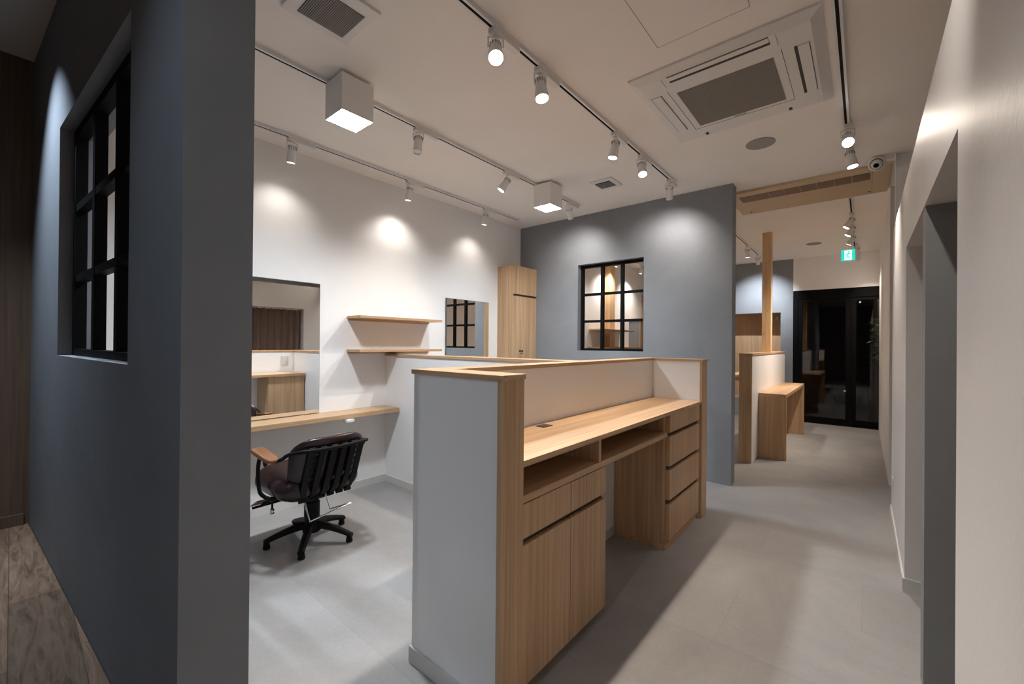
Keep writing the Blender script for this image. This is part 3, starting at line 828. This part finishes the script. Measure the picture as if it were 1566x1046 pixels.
ef = thing('exhaust_vent', (-1.694, 0.84, CEIL), 'square white extractor vent with fine slats beside grey dividing wall', 'vent')
obj('frame', MB().box(-1.837, -1.556, 0.697, 0.985, CEIL-0.014, CEIL-0.0005, 0.004), M_WPLASTIC, ef)
gl = obj('grille', MB().box(-1.802, -1.616, 0.748, 0.946, CEIL-0.0155, CEIL-0.0142), M_DARK, ef)
q = MB()
for k in range(26):
    y = 0.7505 + 0.0075*k; q.box(-1.801, -1.617, y, y+0.0045, CEIL-0.0185, CEIL-0.0156)
obj('slats', q, M_GREYPL, gl)
sv = thing('exhaust_vent', (-1.70, 3.27, CEIL), 'small square louvred vent near the grey back wall', 'vent')
obj('frame', MB().box(-1.80, -1.60, 3.165, 3.38, CEIL-0.010, CEIL-0.0005, 0.003), M_WPLASTIC, sv)
gl = obj('opening', MB().box(-1.777, -1.643, 3.21, 3.345, CEIL-0.0112, CEIL-0.0102), M_DARK, sv)
for k in range(4): obj('louvre', MB().box(-1.776, -1.644, 3.222+0.031*k, 3.240+0.031*k, CEIL-0.016, CEIL-0.0114), M_GRILLE, gl)

def speaker(x, y, r, label):
    t = thing('ceiling_speaker', (x, y, CEIL), label, 'speaker')
    q = MB(); q.lathe([(r, -0.005), (r, -0.0005), (r*0.9, -0.0005), (r*0.9, -0.005)], 32, Matrix.Translation((x, y, CEIL))); obj('rim', q, M_GREYPL, t)
    q = MB(); q.lathe([(r*0.92, -0.0058), (r*0.92, -0.0012)], 32, Matrix.Translation((x, y, CEIL))); obj('speaker_grille', q, M_GREYPL, t)
speaker(-0.546, 3.28, 0.088, 'round grey speaker in the ceiling beside the white air conditioner')
speaker(-0.52, 6.96, 0.085, 'round speaker in corridor ceiling left of the exit sign')

hx0, hx1, hy0, hy1 = -0.742, -0.360, 1.50, 1.925
ht = thing('ceiling_hatch', (-0.55, 1.71, CEIL), 'flush square access hatch in ceiling in front of air conditioner', 'hatch')
q = MB(); e = 0.0016
q.box(hx0, hx0+e*1.6, hy0, hy1, CEIL-0.0012, CEIL-0.0003); q.box(hx1-e, hx1, hy0, hy1, CEIL-0.0012, CEIL-0.0003); q.box(hx0, hx1, hy1-e*0.8, hy1, CEIL-0.0012, CEIL-0.0003); q.box(hx0, hx1, hy0, hy0+e, CEIL-0.0012, CEIL-0.0003)
obj('seam', q, M_GRILLE, ht)
obj('panel', MB().box(hx0+0.003, hx1-0.003, hy0+0.003, hy1-0.003, CEIL-0.0015, CEIL-0.0003), M_CEIL, ht)

# security camera
sc_ = thing('security_camera', (0.172, 4.08, 2.52), 'white dome security camera on a bracket near corridor ceiling', 'camera')
obj('bracket', MB().box(0.162, 0.172, 4.02, 4.084, 2.508, 2.572, 0.002).tube([(0.165, 4.05, 2.545), (0.105, 4.05, 2.548)], 0.014, 12), M_WPLASTIC, sc_, None, True)
dcam = Vector((-0.05, -0.85, -0.45)).normalized(); cc = Vector((0.068, 4.04, 2.532))
mx = Matrix.Translation(cc) @ dcam.to_track_quat('Z', 'Y').to_matrix().to_4x4()
q = MB(); q.lathe([(0.034, -0.062), (0.047, -0.050), (0.052, -0.020), (0.050, 0.004), (0.044, 0.014), (0.039, 0.015), (0.037, 0.008)], 28, mx)
hs = obj('housing', q, M_WPLASTIC, sc_, None, True)
obj('gap_ring', MB().lathe([(0.0368, 0.004), (0.0368, 0.0095)], 28, mx), M_DARK, hs)
my = Matrix.Translation(cc) @ (dcam + Vector((-0.04, 0, -0.16))).normalized().to_track_quat('Z', 'Y').to_matrix().to_4x4()
q = MB(); q.lathe([(0.034, 0.004), (0.0335, 0.014), (0.030, 0.026), (0.024, 0.035), (0.016, 0.040)], 26, my); eb = obj('eyeball', q, M_WMETAL, hs, None, True)
q = MB(); q.lathe([(0.0165, 0.036), (0.0165, 0.0415), (0.011, 0.043)], 22, my); obj('lens', q, M_BLACK, eb, None, True)

# wall plate on the right wall
rp = thing('wall_outlet', (RX, 3.86, 0.25), 'beige outlet plate low on the right wall', 'outlet')
obj('plate', MB().box(RX-0.006, RX-0.0003, 3.83, 3.90, 0.20, 0.31, 0.002), M_BASE, rp)
obj('socket', MB().box(RX-0.009, RX-0.0062, 3.85, 3.88, 0.22, 0.29, 0.001), M_BASE, rp)

# ------------------------------------------------------------------ corridor and far room
rail(-0.10, 4.95, 7.78, 'white ceiling rail along the far corridor')
fl = (('first', 5.50, (-0.55, -0.10, -1)), ('second', 5.88, (-0.5, -0.05, -1)), ('third', 6.40, (-0.5, 0.10, -1)), ('fourth', 7.20, (0.22, 0.4, -1)), ('last', 7.58, (0.22, 0.3, -1)))
for nm, yy, am in fl:
    spot(-0.10 if yy < 7 else -0.07, yy, am, nm+' spotlight counted from the camera along the far corridor rail', 75.0 if yy < 7 else 24.0, WARM, flare=1.2, cover=0.5, lens=M_LENSFAR, size=80)
rail(-1.22, 4.35, 7.45, 'white ceiling rail beyond the grey wall leading to cedar post')
spot(-1.22, 6.45, (0.0, 0.1, -1), 'lit spotlight left of the cedar post', 70.0, NEUTRAL, cover=0.5)
spot(-1.22, 7.18, (-0.10, 1.0, -0.85), 'spotlight behind the cedar post aimed at the far grey wall', 90.0, COOL, lit=False, cover=0.5)
rail(-2.92, 4.3, 7.4, 'white ceiling rail seen through the back window')
spot(-2.93, 5.10, (-0.20, 0, -1), 'spotlight hidden above the back window', 34.0, NEUTRAL, size=120)
spot(-2.93, 6.02, (-0.20, 0, -1), 'spotlight through the top middle pane of back window', 34.0, NEUTRAL, size=120)
spot(-2.90, 6.87, (-0.20, 0, -1), 'spotlight through the top right pane of back window', 34.0, NEUTRAL, size=120)

# exit sign
ex = thing('exit_sign', (-0.16, 7.0, 2.47), 'small lit green exit sign with running figure hanging in corridor', 'sign')
q = MB(); q.box(-0.232, -0.084, 7.0, 7.022, 2.312, 2.462, 0.003); obj('housing', q, M_WPLASTIC, ex)
q = MB(); q.box(-0.163, -0.153, 7.006, 7.016, 2.4625, CEIL-0.0005); obj('stem', q, M_WMETAL, ex)
obj('face', MB().box(-0.229, -0.087, 6.9975, 6.9995, 2.315, 2.459), M_GREEN, ex)
obj('doorway_symbol', MB().box(-0.196, -0.120, 6.9955, 6.9970, 2.325, 2.449), M_EXITW, ex)
q = MB(); yy = 6.9945
q.lathe([(0.010, -0.0012), (0.010, 0.0012)], 14, Matrix.Translation((-0.150, yy, 2.428)) @ Matrix.Rotation(math.pi/2, 4, 'X'))
for pts in ([(-0.154, yy, 2.416), (-0.163, yy, 2.378)], [(-0.163, yy, 2.378), (-0.146, yy, 2.358), (-0.150, yy, 2.333)], [(-0.163, yy, 2.378), (-0.174, yy, 2.352), (-0.192, yy, 2.346)],
            [(-0.155, yy, 2.412), (-0.136, yy, 2.398), (-0.128, yy, 2.408)], [(-0.156, yy, 2.410), (-0.176, yy, 2.400), (-0.180, yy, 2.382)]):
    q.tube(pts, 0.0052, 6)
obj('running_figure', q, M_GREEN, ex)

# fittings in the far recess and behind the grey wall
nl = thing('hanging_hook', (-1.12, FY+0.40, 1.66), 'small silver fitting in the oak lined recess', 'fitting')
q = MB(); q.box(-1.15, -1.10, FY+0.388, FY+0.3995, 1.64, 1.70, 0.002); q.tube(smooth([(-1.125, FY+0.39, 1.68), (-1.13, FY+0.33, 1.68), (-1.15, FY+0.31, 1.65), (-1.11, FY+0.31, 1.63)]), 0.008, 8)
obj('hook', q, M_CHROME, nl)
pd = thing('styling_shelf', (-1.13, 5.9, 0.80), 'narrow oak shelf glimpsed behind the oak ended low partition', 'shelf')
obj('board', MB().box(-1.28, -0.984, 5.10, 7.10, 0.815, 0.845, 0.0015), OAK_Y, pd)
obj('back_board', MB().box(-1.00, -0.984, 5.10, 7.10, 0.846, 1.09), M_PANEL, pd)

# seen through the back window
p2 = obj('wall_post', MB().box(WX+0.0005, -3.085, 6.10, 6.27, 0, CEIL-0.001, 0.003), CEDAR, None, (-3.13, 6.18, 0))
tag(p2, 'timber post against the white wall seen through back window', 'post')
t = thing('wall_shelf', (-3.0, 6.1, 1.40), 'oak wall shelf seen through lower panes of the back window', 'shelf')
q = MB(); q.box(-3.084, -2.93, 5.60, 6.66, 1.405, 1.427, 0.0015); q.box(WX+0.0005, -3.084, 5.60, 6.095, 1.405, 1.427); q.box(WX+0.0005, -3.084, 6.275, 6.66, 1.405, 1.427)
obj('board', q, OAK_Y, t)
t = thing('wall_shelf', (-3.0, 6.4, 1.13), 'long low oak shelf at sill height seen through back window', 'shelf')
q = MB(); q.box(-3.084, -2.93, 5.55, 7.0, 1.128, 1.152, 0.0015); q.box(WX+0.0005, -3.084, 5.55, 6.095, 1.128, 1.152); q.box(WX+0.0005, -3.084, 6.275, 7.0, 1.128, 1.152)
obj('board', q, OAK_Y, t)
t = thing('screen_wall', (-3.0, 7.0, 0), 'grey screen with oak edge seen through right panes of back window', 'partition')
obj('screen_panel', MB().box(WX+0.0005, -2.985, 7.01, 7.30, 0, 1.62), M_GREY, t)
obj('end_board', MB().box(-2.9845, -2.965, 7.005, 7.305, 0, 1.62, 0.001), OAK_Z, t)
obj('cap', MB().box(WX+0.0005, -2.96, 7.0, 7.31, 1.6205, 1.64, 0.001), OAK_Y, t)
t = thing('oak_door_panel', (-3.16, 7.75, 0), 'tall oak panel at right edge of back window view', 'panel')
obj('board', MB().box(WX+0.0005, -3.13, 7.55, 7.95, 0, 2.11, 0.002), OAK_Z, t)

# unseen ceiling and lamp added outside the glass door to light the plant
struct('ceiling_outside', MB().box(-0.80, 1.6, FY+0.14, FY+2.5, 2.45, 2.55), M_DARK)
po = thing('added_plant_light', (0.16, 8.50, 2.45), 'unseen downlight added beyond the glass door to light the plant', 'ceiling light')
at = Matrix.Translation((0.16, 8.50, 2.45))
obj('trim_ring', MB().lathe([(0.040, -0.005), (0.040, -0.0005), (0.030, -0.0005), (0.030, -0.005)], 20, at), M_DARK, po)
obj('lens', MB().lathe([(0.028, -0.003), (0.028, -0.001)], 20, at), M_LENSFAR, po)
lamp('lamp', 'SPOT', (0.16, 8.50, 2.443), (0.05, 0.06, -1), 70.0, NEUTRAL, po, math.radians(60), 1.0, 0.02)
# plant outside the glass door
pl = thing('potted_plant', (0.22, 8.62, 0), 'green leafy plant in dark planter behind right glass door', 'plant')
obj('planter', MB().box(0.06, 0.40, 8.46, 8.72, 0, 0.92, 0.004), M_DARK, pl)
q = MB(); rnd = random.Random(3)
stems = []
for k in range(7):
    a = rnd.uniform(0, 6.28); top = Vector((0.20+0.09*math.cos(a), 8.58+0.06*math.sin(a), (1.62, 1.05, 1.55, 1.02, 1.45, 1.0, 1.08)[k]))
    pts = smooth([(0.20+0.02*math.cos(a), 8.58, 0.90), (0.20+0.05*math.cos(a), 8.58+0.03*math.sin(a), 1.05 if top.z > 1.2 else 0.96), top], 5)
    q.tube(pts, 0.004, 6); stems.append(pts)
obj('stems', q, M_LEAF, pl)
q = MB()
def leaf(q, base, d, ln, wd):
    d = d.normalized(); s = d.cross(Vector((0, 0, 1))).normalized(); n = s.cross(d)
    t = bmesh.new(); L_ = []; R_ = []; C_ = []
    for i in range(6):
        k = i/5; wv = wd*math.sin(math.pi*min(1, 0.08+k*0.92))**0.8
        c = base + d*ln*k - Vector((0, 0, 0.25*ln*k*k)); C_.append(t.verts.new(c)); L_.append(t.verts.new(c + s*wv + n*wv*0.25)); R_.append(t.verts.new(c - s*wv + n*wv*0.25))
    for i in range(5):
        t.faces.new((C_[i], C_[i+1], L_[i+1], L_[i])); t.faces.new((C_[i], R_[i], R_[i+1], C_[i+1]))
    q.join(t)
for pts in stems:
    for p in pts[3:]:
        for _ in range(3):
            a = rnd.uniform(0, 6.28); leaf(q, Vector(p), Vector((math.cos(a), math.sin(a)*0.7, rnd.uniform(-0.1, 0.6))), rnd.uniform(0.08, 0.15), rnd.uniform(0.014, 0.026))
fo = obj('foliage', q, M_LEAF, pl, None, True)
